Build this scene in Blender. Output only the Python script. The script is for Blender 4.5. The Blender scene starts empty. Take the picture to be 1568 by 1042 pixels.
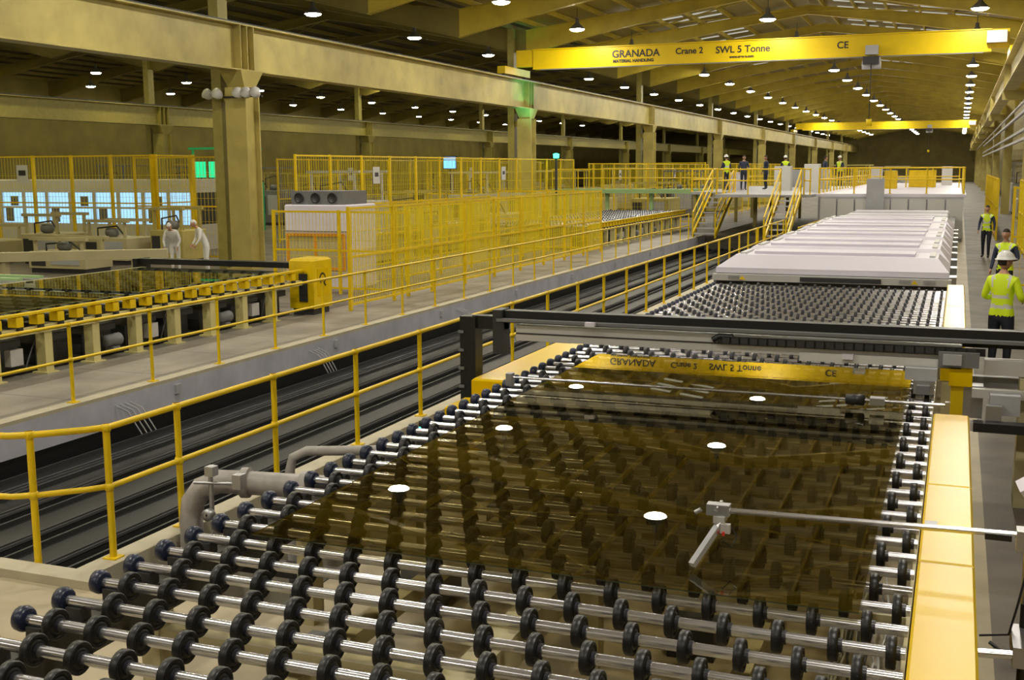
import bpy, math, random
import numpy as np
from mathutils import Vector, Matrix
random.seed(7)
COL = bpy.context.collection
bpy.context.scene.view_settings.view_transform = 'Standard'

# ------------------------------------------------------------------ materials
MATS = {}
def mat(name, col, rough=.5, metal=0., noise=0., nscale=4., bump=0., emis=None, estr=0., spec=.5, coat=0.):
    if name in MATS: return MATS[name]
    m = bpy.data.materials.new(name); m.use_nodes = True
    nt = m.node_tree; b = nt.nodes['Principled BSDF']
    b.inputs['Base Color'].default_value = (*col, 1)
    b.inputs['Roughness'].default_value = rough
    b.inputs['Metallic'].default_value = metal
    b.inputs['Specular IOR Level'].default_value = spec
    b.inputs['Coat Weight'].default_value = coat
    if emis:
        b.inputs['Emission Color'].default_value = (*emis, 1)
        b.inputs['Emission Strength'].default_value = estr
    if noise > 0 or bump > 0:
        g = nt.nodes.new('ShaderNodeNewGeometry')
        n = nt.nodes.new('ShaderNodeTexNoise'); n.inputs['Scale'].default_value = nscale
        n.inputs['Detail'].default_value = 5
        nt.links.new(g.outputs['Position'], n.inputs['Vector'])
        if noise > 0:
            r = nt.nodes.new('ShaderNodeValToRGB')
            r.color_ramp.elements[0].position = .3; r.color_ramp.elements[1].position = .7
            r.color_ramp.elements[0].color = (*[c*(1-noise) for c in col], 1)
            r.color_ramp.elements[1].color = (*[min(1, c*(1+noise*.5)) for c in col], 1)
            nt.links.new(n.outputs['Fac'], r.inputs['Fac'])
            nt.links.new(r.outputs['Color'], b.inputs['Base Color'])
        if bump > 0:
            bp = nt.nodes.new('ShaderNodeBump'); bp.inputs['Strength'].default_value = bump
            bp.inputs['Distance'].default_value = .02
            nt.links.new(n.outputs['Fac'], bp.inputs['Height'])
            nt.links.new(bp.outputs['Normal'], b.inputs['Normal'])
    MATS[name] = m
    return m

def emat(name, col, s):
    if name in MATS: return MATS[name]
    m = bpy.data.materials.new(name); m.use_nodes = True; nt = m.node_tree; nt.nodes.clear()
    e = nt.nodes.new('ShaderNodeEmission'); e.inputs[0].default_value = (*col, 1); e.inputs[1].default_value = s
    o = nt.nodes.new('ShaderNodeOutputMaterial'); nt.links.new(e.outputs[0], o.inputs[0])
    MATS[name] = m; return m

def glassmat(name, tint, f0, refl=(.95, .9, .75)):
    # thin coated sheet: Schlick reflectance (symmetric for both sides) over a tinted transmission
    m = bpy.data.materials.new(name); m.use_nodes = True; nt = m.node_tree; nt.nodes.clear()
    N = nt.nodes.new; Lk = nt.links.new
    t = N('ShaderNodeBsdfTransparent'); t.inputs[0].default_value = (*tint, 1)
    g = N('ShaderNodeBsdfGlossy'); g.inputs['Roughness'].default_value = .0
    g.inputs[0].default_value = (*refl, 1)
    ge = N('ShaderNodeNewGeometry'); dt = N('ShaderNodeVectorMath'); dt.operation = 'DOT_PRODUCT'
    Lk(ge.outputs['Normal'], dt.inputs[0]); Lk(ge.outputs['Incoming'], dt.inputs[1])
    ab = N('ShaderNodeMath'); ab.operation = 'ABSOLUTE'; Lk(dt.outputs['Value'], ab.inputs[0])
    om = N('ShaderNodeMath'); om.operation = 'SUBTRACT'; om.inputs[0].default_value = 1; Lk(ab.outputs[0], om.inputs[1])
    pw = N('ShaderNodeMath'); pw.operation = 'POWER'; pw.inputs[1].default_value = 5; Lk(om.outputs[0], pw.inputs[0])
    ml = N('ShaderNodeMath'); ml.operation = 'MULTIPLY_ADD'; ml.inputs[1].default_value = 1-f0; ml.inputs[2].default_value = f0
    Lk(pw.outputs[0], ml.inputs[0])
    mx = N('ShaderNodeMixShader'); o = N('ShaderNodeOutputMaterial')
    Lk(ml.outputs[0], mx.inputs[0]); Lk(t.outputs[0], mx.inputs[1])
    Lk(g.outputs[0], mx.inputs[2]); Lk(mx.outputs[0], o.inputs[0])
    MATS[name] = m; return m

YEL = mat('yellow_paint', (.80, .55, .0), .4, noise=.12, nscale=3)
YELB = mat('yellow_cover_paint', (.74, .49, .0), .3, noise=.05, nscale=2, spec=.2)
YELM = mat('yellow_mesh_paint', (.80, .62, .0), .5)
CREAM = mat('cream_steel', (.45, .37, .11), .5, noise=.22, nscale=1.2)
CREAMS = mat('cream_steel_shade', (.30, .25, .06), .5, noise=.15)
CREAM2 = mat('pale_cream', (.48, .42, .24), .5, noise=.1, nscale=2)
LEGY = mat('machine_leg_yellow', (.62, .54, .24), .5, noise=.1, nscale=2)
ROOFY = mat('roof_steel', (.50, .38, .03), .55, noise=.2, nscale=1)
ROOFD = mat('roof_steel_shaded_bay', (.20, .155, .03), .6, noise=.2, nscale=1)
CRANE = mat('crane_yellow', (.68, .48, .0), .4, noise=.06, nscale=2, spec=.3)
STEEL = mat('polished_steel', (.66, .66, .71), .22, .9)
STEEL2 = mat('brushed_steel', (.45, .45, .47), .4, .9)
ALU = mat('aluminium', (.56, .55, .55), .4, .25)
RUB = mat('black_rubber', (.007, .007, .009), .4)
RUBH = mat('wheel_hub', (.03, .03, .04), .35)
BLUD = mat('dark_blue_cap', (.010, .016, .045), .35)
BLK = mat('black_paint', (.009, .009, .010), .45)
DK = mat('dark_grey', (.03, .03, .032), .5)
DK2 = mat('dark_brown_steel', (.045, .038, .03), .5, noise=.3, nscale=3)
GRY = mat('mid_grey', (.17, .17, .18), .5, noise=.1)
LGRY = mat('light_grey_paint', (.40, .40, .43), .5, noise=.1, nscale=2)
WHT = mat('white_enamel', (.69, .65, .76), .45, noise=.04, nscale=1)
WHT2 = mat('white_panel', (.58, .57, .56), .5)
FLOORM = mat('floor_concrete', (.18, .155, .13), .6, noise=.4, nscale=.9, spec=.25)
FLOORB = mat('floor_beige', (.44, .37, .25), .55, noise=.2, nscale=1.4, spec=.3)
WALK = mat('walkway_concrete', (.32, .285, .235), .5, noise=.35, nscale=.8, spec=.3)
KERB = mat('kerb_cream', (.48, .43, .31), .6, noise=.12)
PITF = mat('pit_floor', (.14, .14, .18), .6, noise=.3)
FASC = mat('fascia_grey', (.46, .46, .54), .6, noise=.2, nscale=2)
WALLM = mat('wall_cladding', (.24, .19, .05), .7, noise=.25, nscale=.5)
ORG = mat('orange_trim', (.75, .30, .02), .5)
GRN = mat('machine_green', (.02, .48, .20), .5)
BLU = mat('blue_plastic', (.01, .05, .40), .4)
PIPE = mat('pipe_lagging', (.40, .37, .35), .5, noise=.2, nscale=9)
RED = mat('red_plastic', (.6, .03, .02), .4)
GP = mat('pale_green_steel', (.34, .52, .24), .5)
GLASSB = glassmat('tinted_glass', (.43, .39, .25), .17, (.85, .8, .60))
GLASSE = mat('glass_edge', (.05, .06, .03), .2)
GLASSC = glassmat('clear_glass', (.8, .88, .72), .34, (.95, .97, .85))
WIN = emat('lit_window', (.36, .68, 1.0), 1.3)
ROOFGLOW = emat('lit_roof_strip_glow', (1, .97, .85), .5)  # glow stands in for light falling on the pale roof lattice
GRNE = emat('green_lamp', (.05, 1, .4), 6)
GRNP = emat('green_lit_panel', (.03, .85, .32), 1.1)
SCR = emat('blue_screen', (.1, .4, 1), 3)

def corr(name, col, sc):
    m = mat(name, col, .6)
    nt = m.node_tree; b = nt.nodes['Principled BSDF']
    g = nt.nodes.new('ShaderNodeNewGeometry')
    w = nt.nodes.new('ShaderNodeTexWave'); w.bands_direction = 'Y'; w.inputs['Scale'].default_value = sc
    nt.links.new(g.outputs['Position'], w.inputs['Vector'])
    bp = nt.nodes.new('ShaderNodeBump'); bp.inputs['Strength'].default_value = .6; bp.inputs['Distance'].default_value = .05
    nt.links.new(w.outputs['Fac'], bp.inputs['Height']); nt.links.new(bp.outputs['Normal'], b.inputs['Normal'])
    return m
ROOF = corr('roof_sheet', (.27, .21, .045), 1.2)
ROOF2 = corr('roof_sheet_shaded_bay', (.05, .04, .015), 1.2)  # same sheet as the main bay, side-bay shade put into the colour

# ------------------------------------------------------------------ mesh builder
class MB:
    def __init__(s): s.v = []; s.n = 0; s.f = []; s.mi = []; s.sm = []; s.mats = []
    def m(s, mt):
        if mt not in s.mats: s.mats.append(mt)
        return s.mats.index(mt)
    def add(s, V, F, mt, smooth=False):
        V = np.asarray(V, float).reshape(-1, 3); o = s.n; s.v.append(V); s.n += len(V)
        k = s.m(mt)
        s.f.extend([tuple(i+o for i in f) for f in F]); s.mi.extend([k]*len(F)); s.sm.extend([smooth]*len(F))
    def box(s, x0, x1, y0, y1, z0, z1, mt):
        s.frus((x0, x1, y0, y1), z0, (x0, x1, y0, y1), z1, mt)
    def frus(s, a, z0, b, z1, mt):
        V = [(a[0],a[2],z0),(a[1],a[2],z0),(a[1],a[3],z0),(a[0],a[3],z0),(b[0],b[2],z1),(b[1],b[2],z1),(b[1],b[3],z1),(b[0],b[3],z1)]
        s.add(V, [(0,3,2,1),(4,5,6,7),(0,1,5,4),(1,2,6,5),(2,3,7,6),(3,0,4,7)], mt)
    def bbox(s, x0, x1, y0, y1, z0, z1, mt, b=.02):
        s.frus((x0,x1,y0,y1), z0, (x0,x1,y0,y1), z1-b, mt)
        s.frus((x0,x1,y0,y1), z1-b, (x0+b,x1-b,y0+b,y1-b), z1, mt)
    def beam(s, p0, p1, w, h, mt):
        p0 = np.array(p0, float); p1 = np.array(p1, float); d = p1-p0; d /= np.linalg.norm(d)
        ref = np.array([0,0,1.]) if abs(d[2]) < .95 else np.array([1.,0,0])
        sd = np.cross(d, ref); sd /= np.linalg.norm(sd); u = np.cross(sd, d)
        V = [p + a*sd*w/2 + b*u*h/2 for p in (p0, p1) for a, b in ((-1,-1),(1,-1),(1,1),(-1,1))]
        s.add(V, [(0,1,2,3)[::-1],(4,5,6,7),(0,4,5,1)[::-1],(1,5,6,2)[::-1],(2,6,7,3)[::-1],(3,7,4,0)[::-1]], mt)
    def tube(s, pts, r, mt, n=8, caps=True):
        P = [np.array(p, float) for p in pts]; k = len(P)
        rr = r if hasattr(r, '__len__') else [r]*k
        T = []
        for i in range(k):
            t = P[min(i+1,k-1)]-P[max(i-1,0)]; T.append(t/max(1e-9, np.linalg.norm(t)))
        ref = np.array([0,0,1.]) if abs(T[0][2]) < .9 else np.array([1.,0,0])
        V = []
        for i in range(k):
            a = ref - T[i]*np.dot(ref, T[i]); a /= np.linalg.norm(a); b = np.cross(T[i], a); ref = a
            for j in range(n):
                an = 2*math.pi*j/n; V.append(P[i]+rr[i]*(a*math.cos(an)+b*math.sin(an)))
        F = [(i*n+j, i*n+(j+1)%n, (i+1)*n+(j+1)%n, (i+1)*n+j) for i in range(k-1) for j in range(n)]
        s.add(V, F, mt, True)
        if caps: s.add([V[j] for j in range(n)]+[V[(k-1)*n+j] for j in range(n)], [tuple(range(n))[::-1], tuple(range(n, 2*n))], mt)
    def lathe(s, prof, c, axis, mt, n=20, smooth=True):
        V, F = lathe_data(prof, n, axis)
        s.add(V+np.array(c), F, mt, smooth)
    def done(s, name, parent=None):
        me = bpy.data.meshes.new(name); V = np.concatenate(s.v)
        me.from_pydata(V.tolist(), [], s.f)
        for mt in s.mats: me.materials.append(mt)
        me.polygons.foreach_set('material_index', s.mi); me.polygons.foreach_set('use_smooth', s.sm); me.update()
        ob = bpy.data.objects.new(name, me); COL.objects.link(ob)
        if parent: ob.parent = parent
        return ob
def lathe_data(prof, n, axis='x'):
    V = []
    for (a, r) in prof:
        for j in range(n):
            t = 2*math.pi*j/n; c, q = r*math.cos(t), r*math.sin(t)
            V.append({'x': (a, c, q), 'y': (c, a, q), 'z': (c, q, a)}[axis])
    F = [(i*n+j, i*n+(j+1)%n, (i+1)*n+(j+1)%n, (i+1)*n+j) for i in range(len(prof)-1) for j in range(n)]
    return np.array(V), F

def rail(mb, pts, posts, z=0., h=1.07, mt=YEL, r=.024, base=True, mids=(.55,)):
    P = [(p[0], p[1], z+h) for p in pts]
    mb.tube(P, r, mt, 8)
    for q in mids: mb.tube([(p[0], p[1], z+h*q) for p in pts], r*.9, mt, 8)
    for (x, y) in posts:
        mb.tube([(x, y, z), (x, y, z+h)], r*1.05, mt, 8)
        for q in (1,)+tuple(mids): mb.lathe([(-.03, r*1.05), (-.028, r*1.35), (.028, r*1.35), (.03, r*1.05)], (x, y, z+h*q), 'z', mt, 8)
        if base: mb.box(x-.06, x+.06, y-.06, y+.06, z, z+.012, mt)
def along(p0, p1, sp):
    L = math.dist(p0, p1); n = max(1, round(L/sp))
    return [(p0[0]+(p1[0]-p0[0])*i/n, p0[1]+(p1[1]-p0[1])*i/n) for i in range(n+1)]
USED = set()
def fence(mb, p0, p1, h, sp=2., wv=.1, wh=.4, wt=.009, z0=0., pw=.07, mt=YELM):
    for x, y in along(p0, p1, sp):
        key = (round(x, 1), round(y, 1))
        if key in USED: continue
        USED.add(key); mb.box(x-pw/2, x+pw/2, y-pw/2, y+pw/2, z0, z0+h, YEL)
    a = np.array([*p0, 0.]); b = np.array([*p1, 0.]); d = (b-a)/np.linalg.norm(b-a); L = np.linalg.norm(b-a)
    for zz in (z0+.15, z0+h*.52, z0+h-.04): mb.beam(a+[0,0,zz], b+[0,0,zz], .04, .05, YEL)
    for i in range(int(L/wv)):
        p = a+d*(i+.5)*wv; mb.beam(p+[0,0,z0+.15], p+[0,0,z0+h-.05], wt, wt, mt)
    k = int((h-.2)/wh)
    for i in range(1, k): mb.beam(a+[0,0,z0+.15+i*wh], b+[0,0,z0+.15+i*wh], wt, wt, mt)

# ------------------------------------------------------------------ camera
f, xv, yv, th = 1739.87, 1470.06, 254.78, 0.00587
d = Vector((xv-784, -(yv-521), -f)).normalized()
up = Vector((math.cos(th), math.sin(th), 0)).cross(d)
if up.y < 0: up = -up
up.normalize(); r = d.cross(up)
R = Matrix((r, d, up))
cam = bpy.data.cameras.new('camera'); co = bpy.data.objects.new('camera', cam); COL.objects.link(co)
cam.lens = f*36/1568; cam.sensor_width = 36; cam.clip_end = 600; cam.clip_start = .05
co.matrix_world = Matrix.Translation((0, 0, 3.1)) @ R.to_4x4()
bpy.context.scene.camera = co

# ------------------------------------------------------------------ shell
YF = 262.
mb = MB()
mb.box(-68, -10.82, -12, YF, -.3, 0, FLOORM)
mb.box(-10.82, 6, -12, 6.55, -.3, 0, FLOORB)
mb.box(-4.35, .35, 6.6, YF, -.3, -.001, FLOORB)
mb.box(.35, 6, 6.6, YF, -.3, 0, FLOORM)
mb.box(-10.8, -6.3, 52, YF, -.3, 0, FLOORM)
mb.box(-6.3, -6.08, 6.62, YF, -1.4, .02, KERB)
mb.box(-6.08, -4.35, 21, YF, -.3, 0, FLOORM)
mb.box(-10.9, -6.3, 6.6, 52, -1.2, -1.1, PITF)
mb.box(-6.08, -4.35, 6.6, 21, -1.4, -1.3, PITF)
mb.box(-10.81, -10.77, 6.7, 52, -.42, .0, FASC)
mb.box(-10.81, -10.79, 6.7, 52, -1.1, -.42, BLK)
mb.box(-10.75, -4.36, 6.56, 6.61, -1.3, -.001, FASC)
mb.box(-4.42, -4.36, 6.62, 21, -1.3, -.002, DK2)
mb.box(-13.0, -10.98, -5, 52, 0, .012, WALK)
mb.box(-10.98, -10.77, -5, 52, 0, .05, KERB)
mb.box(-10.77, -5.9, 6.40, 6.6, .001, .07, KERB)
for k in range(28): mb.box(-12.99, -10.99, -4+2*k, -3.985+2*k, .0121, .0135, GRY)   # slab joints
mb.done('floor')

mb = MB(); mb.box(5, 5.2, -12, YF, 0, 10.4, WALLM); mb.done('wall_right')
mb = MB(); mb.box(-68.2, -68, -12, YF, 0, 11, WALLM); mb.done('wall_left')
mb = MB(); mb.box(-68, 5, YF, YF+.2, 0, 14, WALLM); mb.done('wall_far')
mb = MB(); mb.box(-68, 5, -12.2, -12, 0, 14, WALLM); mb.done('wall_back')

mb = MB()
bays = [(-21, 5, 10.3, 11.9), (-44, -21, 10.3, 11.9), (-68, -44, 10.3, 11.9)]
for i, (a, b, e, rg) in enumerate(bays):
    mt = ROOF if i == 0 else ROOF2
    c = (a+b)/2
    for (x0, z0, x1, z1) in ((a, e, c, rg), (c, rg, b, e)):
        mb.add([(x0,-12,z0),(x1,-12,z1),(x1,YF,z1),(x0,YF,z0),(x0,-12,z0+.1),(x1,-12,z1+.1),(x1,YF,z1+.1),(x0,YF,z0+.1)],
               [(0,3,2,1),(4,5,6,7),(0,1,5,4),(1,2,6,5),(2,3,7,6),(3,0,4,7)], mt)
mb.done('ceiling')

mb = MB()
for i, (a, b, e, rg) in enumerate(bays):
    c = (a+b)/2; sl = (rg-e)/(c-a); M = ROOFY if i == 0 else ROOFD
    n = 8
    for s_ in (0, 1):
        for k in range(n):
            x = a+(c-a)*(k+.5)/n if s_ == 0 else c+(b-c)*(k+.5)/n
            z = e+sl*((x-a) if s_ == 0 else (b-x))
            mb.box(x-.04, x+.04, -12, YF, z-.24, z-.02, M)
    yy = 5.4-8.43
    while yy < YF-2:
        for (xa, xb) in ((a, c), (b, c)):
            V = []
            h = lambda t: .75*(1-t)**2+.45
            ts = [0, .1, .22, .4, .7, 1]
            for w in (-.02, .02):
                for t in ts:
                    x = xa+(xb-xa)*t; z = e+(rg-e)*t-.22
                    V += [(x, yy+w, z), (x, yy+w, z-h(t))]
            k = len(ts)*2
            F = []
            for q in range(len(ts)-1):
                F += [(2*q, 2*q+1, 2*q+3, 2*q+2), (k+2*q, k+2*q+2, k+2*q+3, k+2*q+1)]
            mb.add(V, F, M)
            for q in range(len(ts)-1):
                t0, t1 = ts[q], ts[q+1]
                p = lambda t, b_: (xa+(xb-xa)*t, yy, e+(rg-e)*t-.22-(h(t) if b_ else 0))
                mb.beam(p(t0, 1), p(t1, 1), .3, .03, M); mb.beam(p(t0, 0), p(t1, 0), .3, .03, M)
        if int(round((yy-5.4)/8.43)) % 3 == 0:
            for (xa, xb) in ((a, c), (c, b)):
                za = e if xa != c else rg; zb = rg if xb == c else e
                mb.tube([(xa, yy, za-.5), (xb, yy+8.43, zb-.5)], .035, M, 5, False); mb.tube([(xb, yy, zb-.5), (xa, yy+8.43, za-.5)], .035, M, 5, False)
        yy += 8.43
mb.done('roof_trusses')

mb = MB()
a, b, e, rg = bays[0]; c = (a+b)/2; sl = (rg-e)/(c-a)
yy = 5.4+8.43*6
while yy < 220:
    for k in range(5):
        for (x0, x1) in ((-15.6, -14.2), (-13.8, -12.4), (-6.6, -5.0), (-4.6, -3.0), (-2.6, -1.0), (-.6, 1.0)):
            if x0 < -8 and yy > 90: continue
            y0 = yy+.9+k*1.5
            z0 = e+sl*min(b-x0, x0-a)-.03; z1 = e+sl*min(b-x1, x1-a)-.03
            mb.add([(x0,y0,z0),(x1,y0,z1),(x1,y0+.5,z1),(x0,y0+.5,z0)], [(0,1,2,3)], ROOFGLOW)
    yy += 8.43
mb.done('lit_roof_strips')  # added glowing strips imitate the lit roof lattice, no real openings

# ------------------------------------------------------------------ columns & runway girders
def hcol(mb, x, y, z1, w=.75, M=CREAM):
    t = .05
    mb.box(x-w/2, x+w/2, y-w/2, y-w/2+t, 0, z1, M); mb.box(x-w/2, x+w/2, y+w/2-t, y+w/2, 0, z1, M)
    mb.box(x+w/2-.2, x+w/2-.2+t, y-w/2+t, y+w/2-t, 0, z1, M)
    mb.box(x-w/2+.15, x-w/2+.15+t, y-w/2+t, y+w/2-t, 0, z1, M)
    mb.box(x-w/2-.12, x+w/2+.12, y-w/2-.12, y+w/2+.12, 0, .05, M)
def girder(mb, x, z0, z1, M, ys):
    mb.box(x-.02, x+.02, -11.9, YF-.1, z0+.04, z1-.04, M)
    mb.box(x-.28, x+.28, -11.9, YF-.1, z1-.04, z1, M); mb.box(x-.28, x+.28, -11.9, YF-.1, z0, z0+.04, M)
    mb.box(x-.05, x+.05, -11.9, YF-.1, z1, z1+.09, DK)
    for y in ys:
        for dy in (-.35, 0, .35):
            mb.box(x-.27, x+.27, y+dy-.015, y+dy+.015, z0+.04, z1-.04, M)
CY = [5.4+25.3*i for i in range(0, 10)]
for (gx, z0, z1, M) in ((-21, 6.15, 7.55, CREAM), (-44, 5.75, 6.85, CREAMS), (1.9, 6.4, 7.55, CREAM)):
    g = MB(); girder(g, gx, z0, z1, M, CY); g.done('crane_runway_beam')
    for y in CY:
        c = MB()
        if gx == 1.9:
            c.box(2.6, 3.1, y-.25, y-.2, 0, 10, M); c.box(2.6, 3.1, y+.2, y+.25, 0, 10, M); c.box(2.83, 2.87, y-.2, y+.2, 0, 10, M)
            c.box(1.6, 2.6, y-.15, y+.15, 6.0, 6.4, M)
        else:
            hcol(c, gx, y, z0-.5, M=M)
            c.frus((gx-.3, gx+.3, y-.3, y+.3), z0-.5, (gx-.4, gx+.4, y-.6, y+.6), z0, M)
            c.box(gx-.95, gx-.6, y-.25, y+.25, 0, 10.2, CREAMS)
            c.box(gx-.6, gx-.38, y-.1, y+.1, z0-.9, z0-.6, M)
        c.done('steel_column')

c = MB()
for dx, dy in ((-.75, -.2), (-.4, -.25), (.35, -.45), (.62, -.4), (.9, -.3)):
    x, y = -21+dx, 30.7-.45+dy*.3
    V, F = lathe_data([(0, .06), (.1, .14), (.28, .17), (.3, 0.001)], 12, 'y')
    Rm = np.array(Matrix.Rotation(math.radians(20*dx), 3, 'Z') @ Matrix.Rotation(math.radians(-25), 3, 'X'))
    c.add(-(V @ Rm.T)+np.array([x, y, 5.35]), F, WHT2, True)
c.beam((-21.9, 30.3, 5.35), (-20, 30.3, 5.35), .05, .05, DK)
c.done('floodlight_cluster')

# ------------------------------------------------------------------ cranes
def text_mesh(body, size, extr=.004):
    cu = bpy.data.curves.new('t', 'FONT'); cu.body = body; cu.size = size; cu.extrude = extr; cu.offset = .008
    ob = bpy.data.objects.new('t', cu); COL.objects.link(ob)
    dg = bpy.context.evaluated_depsgraph_get(); dg.update()
    me = bpy.data.meshes.new_from_object(ob.evaluated_get(dg))
    V = np.array([v.co[:] for v in me.vertices]); F = [tuple(p.vertices) for p in me.polygons]
    bpy.data.objects.remove(ob); return V, F
def crane(y, texts):
    c = MB(); x0, x1 = -21.0, 1.9
    c.box(x0+1.1, x1-.9, y, y+.5, 7.99, 8.87, CRANE)
    c.box(x0+1.1, x1-.9, y-.06, y+.56, 7.95, 7.99, CRANE); c.box(x0+1.1, x1-.9, y-.06, y+.56, 8.87, 8.92, CRANE)
    c.box(x0+.2, x0+1.1, y+.05, y+.45, 8.1, 8.9, CRANE); c.box(x1-.9, x1-.2, y+.05, y+.45, 8.1, 8.9, CRANE)
    for x in (x0, x1):
        c.box(x-.2, x+.2, y-1.5, y+2.0, 7.7, 8.05, CRANE)
        for q in (-1.2, 1.7): c.lathe([(-.06, .01), (-.06, .18), (.06, .18), (.06, .01)], (x, y+q, 7.83), 'x', DK, 16)
    c.box(x0+1.5, x1-1.2, y-.12, y-.07, 7.9, 7.94, GRY)
    hx = -3.9
    c.box(hx-.35, hx+.35, y-.25, y+.6, 7.6, 7.94, DK); c.box(hx-.25, hx+.3, y-.35, y-.08, 8.0, 8.4, LGRY)
    c.lathe([(-.4, .02), (-.4, .2), (.4, .2), (.4, .02)], (hx, y+.2, 7.6), 'x', LGRY, 14)
    c.tube([(hx, y, 7.6), (hx, y, 5.2)], .02, BLK, 6); c.lathe([(0, .02), (0, .12), (.3, .12), (.3, .02)], (hx, y, 4.9), 'z', CRANE, 10)
    c.box(x1-1.1, x1-.3, y-.35, y-.08, 8.3, 8.8, LGRY)
    for body, size, x, z in texts:
        V, F = text_mesh(body, size)
        V = np.stack([V[:,0]+x, -V[:,2]+y-.012, V[:,1]+z], 1); c.add(V, F, BLK)
    return c.done('overhead_crane')
crane(54, [('GRANADA', .48, -15.85, 8.36), ('MATERIAL HANDLING', .2, -15.8, 8.12), ('Crane 2', .40, -12.75, 8.40), ('SWL 5 Tonne', .44, -10.85, 8.36), ('www.cranes.com', .16, -10.2, 8.12), ('CE', .42, -5.4, 8.35)])
crane(158, [])

# ------------------------------------------------------------------ lamps
LE = bpy.data.objects.new('high_bay_lamps', None); COL.objects.link(LE)
bell = MB(); disc = MB()
LAMPR = emat('lamp_lens_white', (1, .95, .81), 300)
LAMPL = emat('lamp_lens_warm', (1, .92, .52), 150)
xs = [.45, -8.15, -16.9, -25.3, -34, -42.2, -53.2, -62]
ys = [4.3+9.5*i for i in range(-1, 26)]
DV, DF = lathe_data([(0, .34), (-.05, .29), (-.085, .16), (-.095, .001)], 10, 'z')
for xi, x in enumerate(xs):
    for y in ys:
        z = 9.5
        if y > 175 and xi > 4: continue
        bell.lathe([(.52, .02), (.5, .08), (.30, .10), (.22, .16), (.05, .35), (0, .36)], (x, y, z), 'z', GRY, 14)
        bell.tube([(x, y, z+.5), (x, y, z+.95)], .015, DK, 4, False)
        disc.add(DV+np.array([x, y, z-.0]), DF, LAMPR if xi < 3 else LAMPL, True)
bell.done('bells', LE); disc.done('lamp_lenses', LE)

# ------------------------------------------------------------------ roller conveyors
def wheel_proto(n, hi):
    if hi:
        prof = [(-.022, .028), (-.022, .046), (-.013, .05), (-.013, .058), (-.022, .062), (-.022, .071), (-.017, .076), (.017, .076), (.022, .071), (.022, .062), (.013, .058), (.013, .05), (.022, .046), (.022, .028)]
    else:
        prof = [(-.02, .028), (-.02, .072), (-.014, .076), (.014, .076), (.02, .072), (.02, .028)]
    return lathe_data(prof, n, 'x')
WH, WLo = wheel_proto(24, True), wheel_proto(12, False)
ZR = .955
mb = MB()
RY = [5.62+.2655*i for i in range(-15, 58)]
for i, y in enumerate(RY):
    mb.tube([(-4.13, y, ZR), (-.12, y, ZR)], .027, STEEL, 12)
    mb.lathe([(-4.16, .005), (-4.16, .045), (-4.15, .06), (-4.12, .065), (-4.10, .06), (-4.09, .05), (-4.09, .02)], (0, y, ZR), 'x', BLUD, 16)
    off = 0 if i % 2 else .125
    for k in range(16):
        x = -3.93+off+.25*k
        if x > -.15: continue
        V, F = WH if y < 11 else WLo
        mb.add(V+np.array([x, y, ZR]), F, RUB, True)
        if y < 11: mb.tube([(x+.022, y, ZR), (x+.04, y, ZR)], .033, RUBH, 10)
    mb.box(-4.08, -3.99, y-.04, y+.04, ZR-.09, ZR-.02, DK)
y0, y1 = RY[0]-.15, RY[-1]+.1
mb.box(-4.1, -3.98, y0, y1, .68, .86, DK2)
mb.box(-.14, -.12, y0, y1, .6, .87, CREAM2)
for y in np.arange(y0+.2, y1, 1.6):
    mb.box(-4.1, -3.98, y-.07, y+.07, 0, .679, CREAM2)
    mb.box(-.16, -.141, y-.07, y+.07, 0, .599, CREAM2)
    mb.box(-3.98, -.16, y-.05, y+.05, .5, .6, CREAM2)
    mb.box(-2.1, -1.95, y-.06, y+.06, 0, .5, CREAM2)
    mb.box(-3.6, -3.3, y+.5, y+.9, .0, .28, GRY); mb.box(-1.6, -1.3, y+.3, y+.6, .0, .2, DK)
mb.box(-2.1, -1.95, y0, y1, .62, .8, CREAM2)
mb.box(-3.2, -3.1, y0, y1, .36, .46, CREAM2); mb.box(-1.0, -.9, y0, y1, .36, .46, CREAM2)
mb.box(-2.7, -2.62, y0, y1, .05, .12, DK)
for i in range(14):
    x = -.55+random.random()*.35
    pts = [(x+.04*math.sin(j*1.3+i), 2.5+j*.5, .25+.06*math.sin(j*.9+i*2)) for j in range(12)]
    mb.tube(pts, .008, WHT2 if i % 3 else DK, 5)
mb.done('roller_conveyor')

mb = MB()
for (a, b) in ((1.4, 2.85), (2.85, 4.35), (4.35, 5.85), (5.85, 7.35), (7.35, 9.55), (14.4, 17.2), (17.2, 20.3)):
    mb.bbox(-.10, .165, a+.006, b-.006, .55, 1.14, YELB, .012)
    mb.box(-.08, .15, a+.03, b-.03, 0, .549, CREAM2)
for y in (3.1, 5.6, 8.0):
    mb.box(.165, .18, y, y+.15, .8, .95, DK)
mb.done('conveyor_side_cover')
mb = MB(); mb.box(-.085, -.02, 6.4, 6.55, 1.141, 1.143, WHT2); mb.done('paper_label')

mb = MB()
mb.bbox(-4.66, -4.24, 10.75, 13.4, .3, .93, YELB)
mb.bbox(-4.72, -4.34, 10.2, 10.7, .3, .74, YELB)
for y in (10.8, 11.6, 13.0): mb.box(-4.6, -4.45, y, y+.15, -1.3, .3, DK2)
mb.done('yellow_drive_housing')

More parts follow.
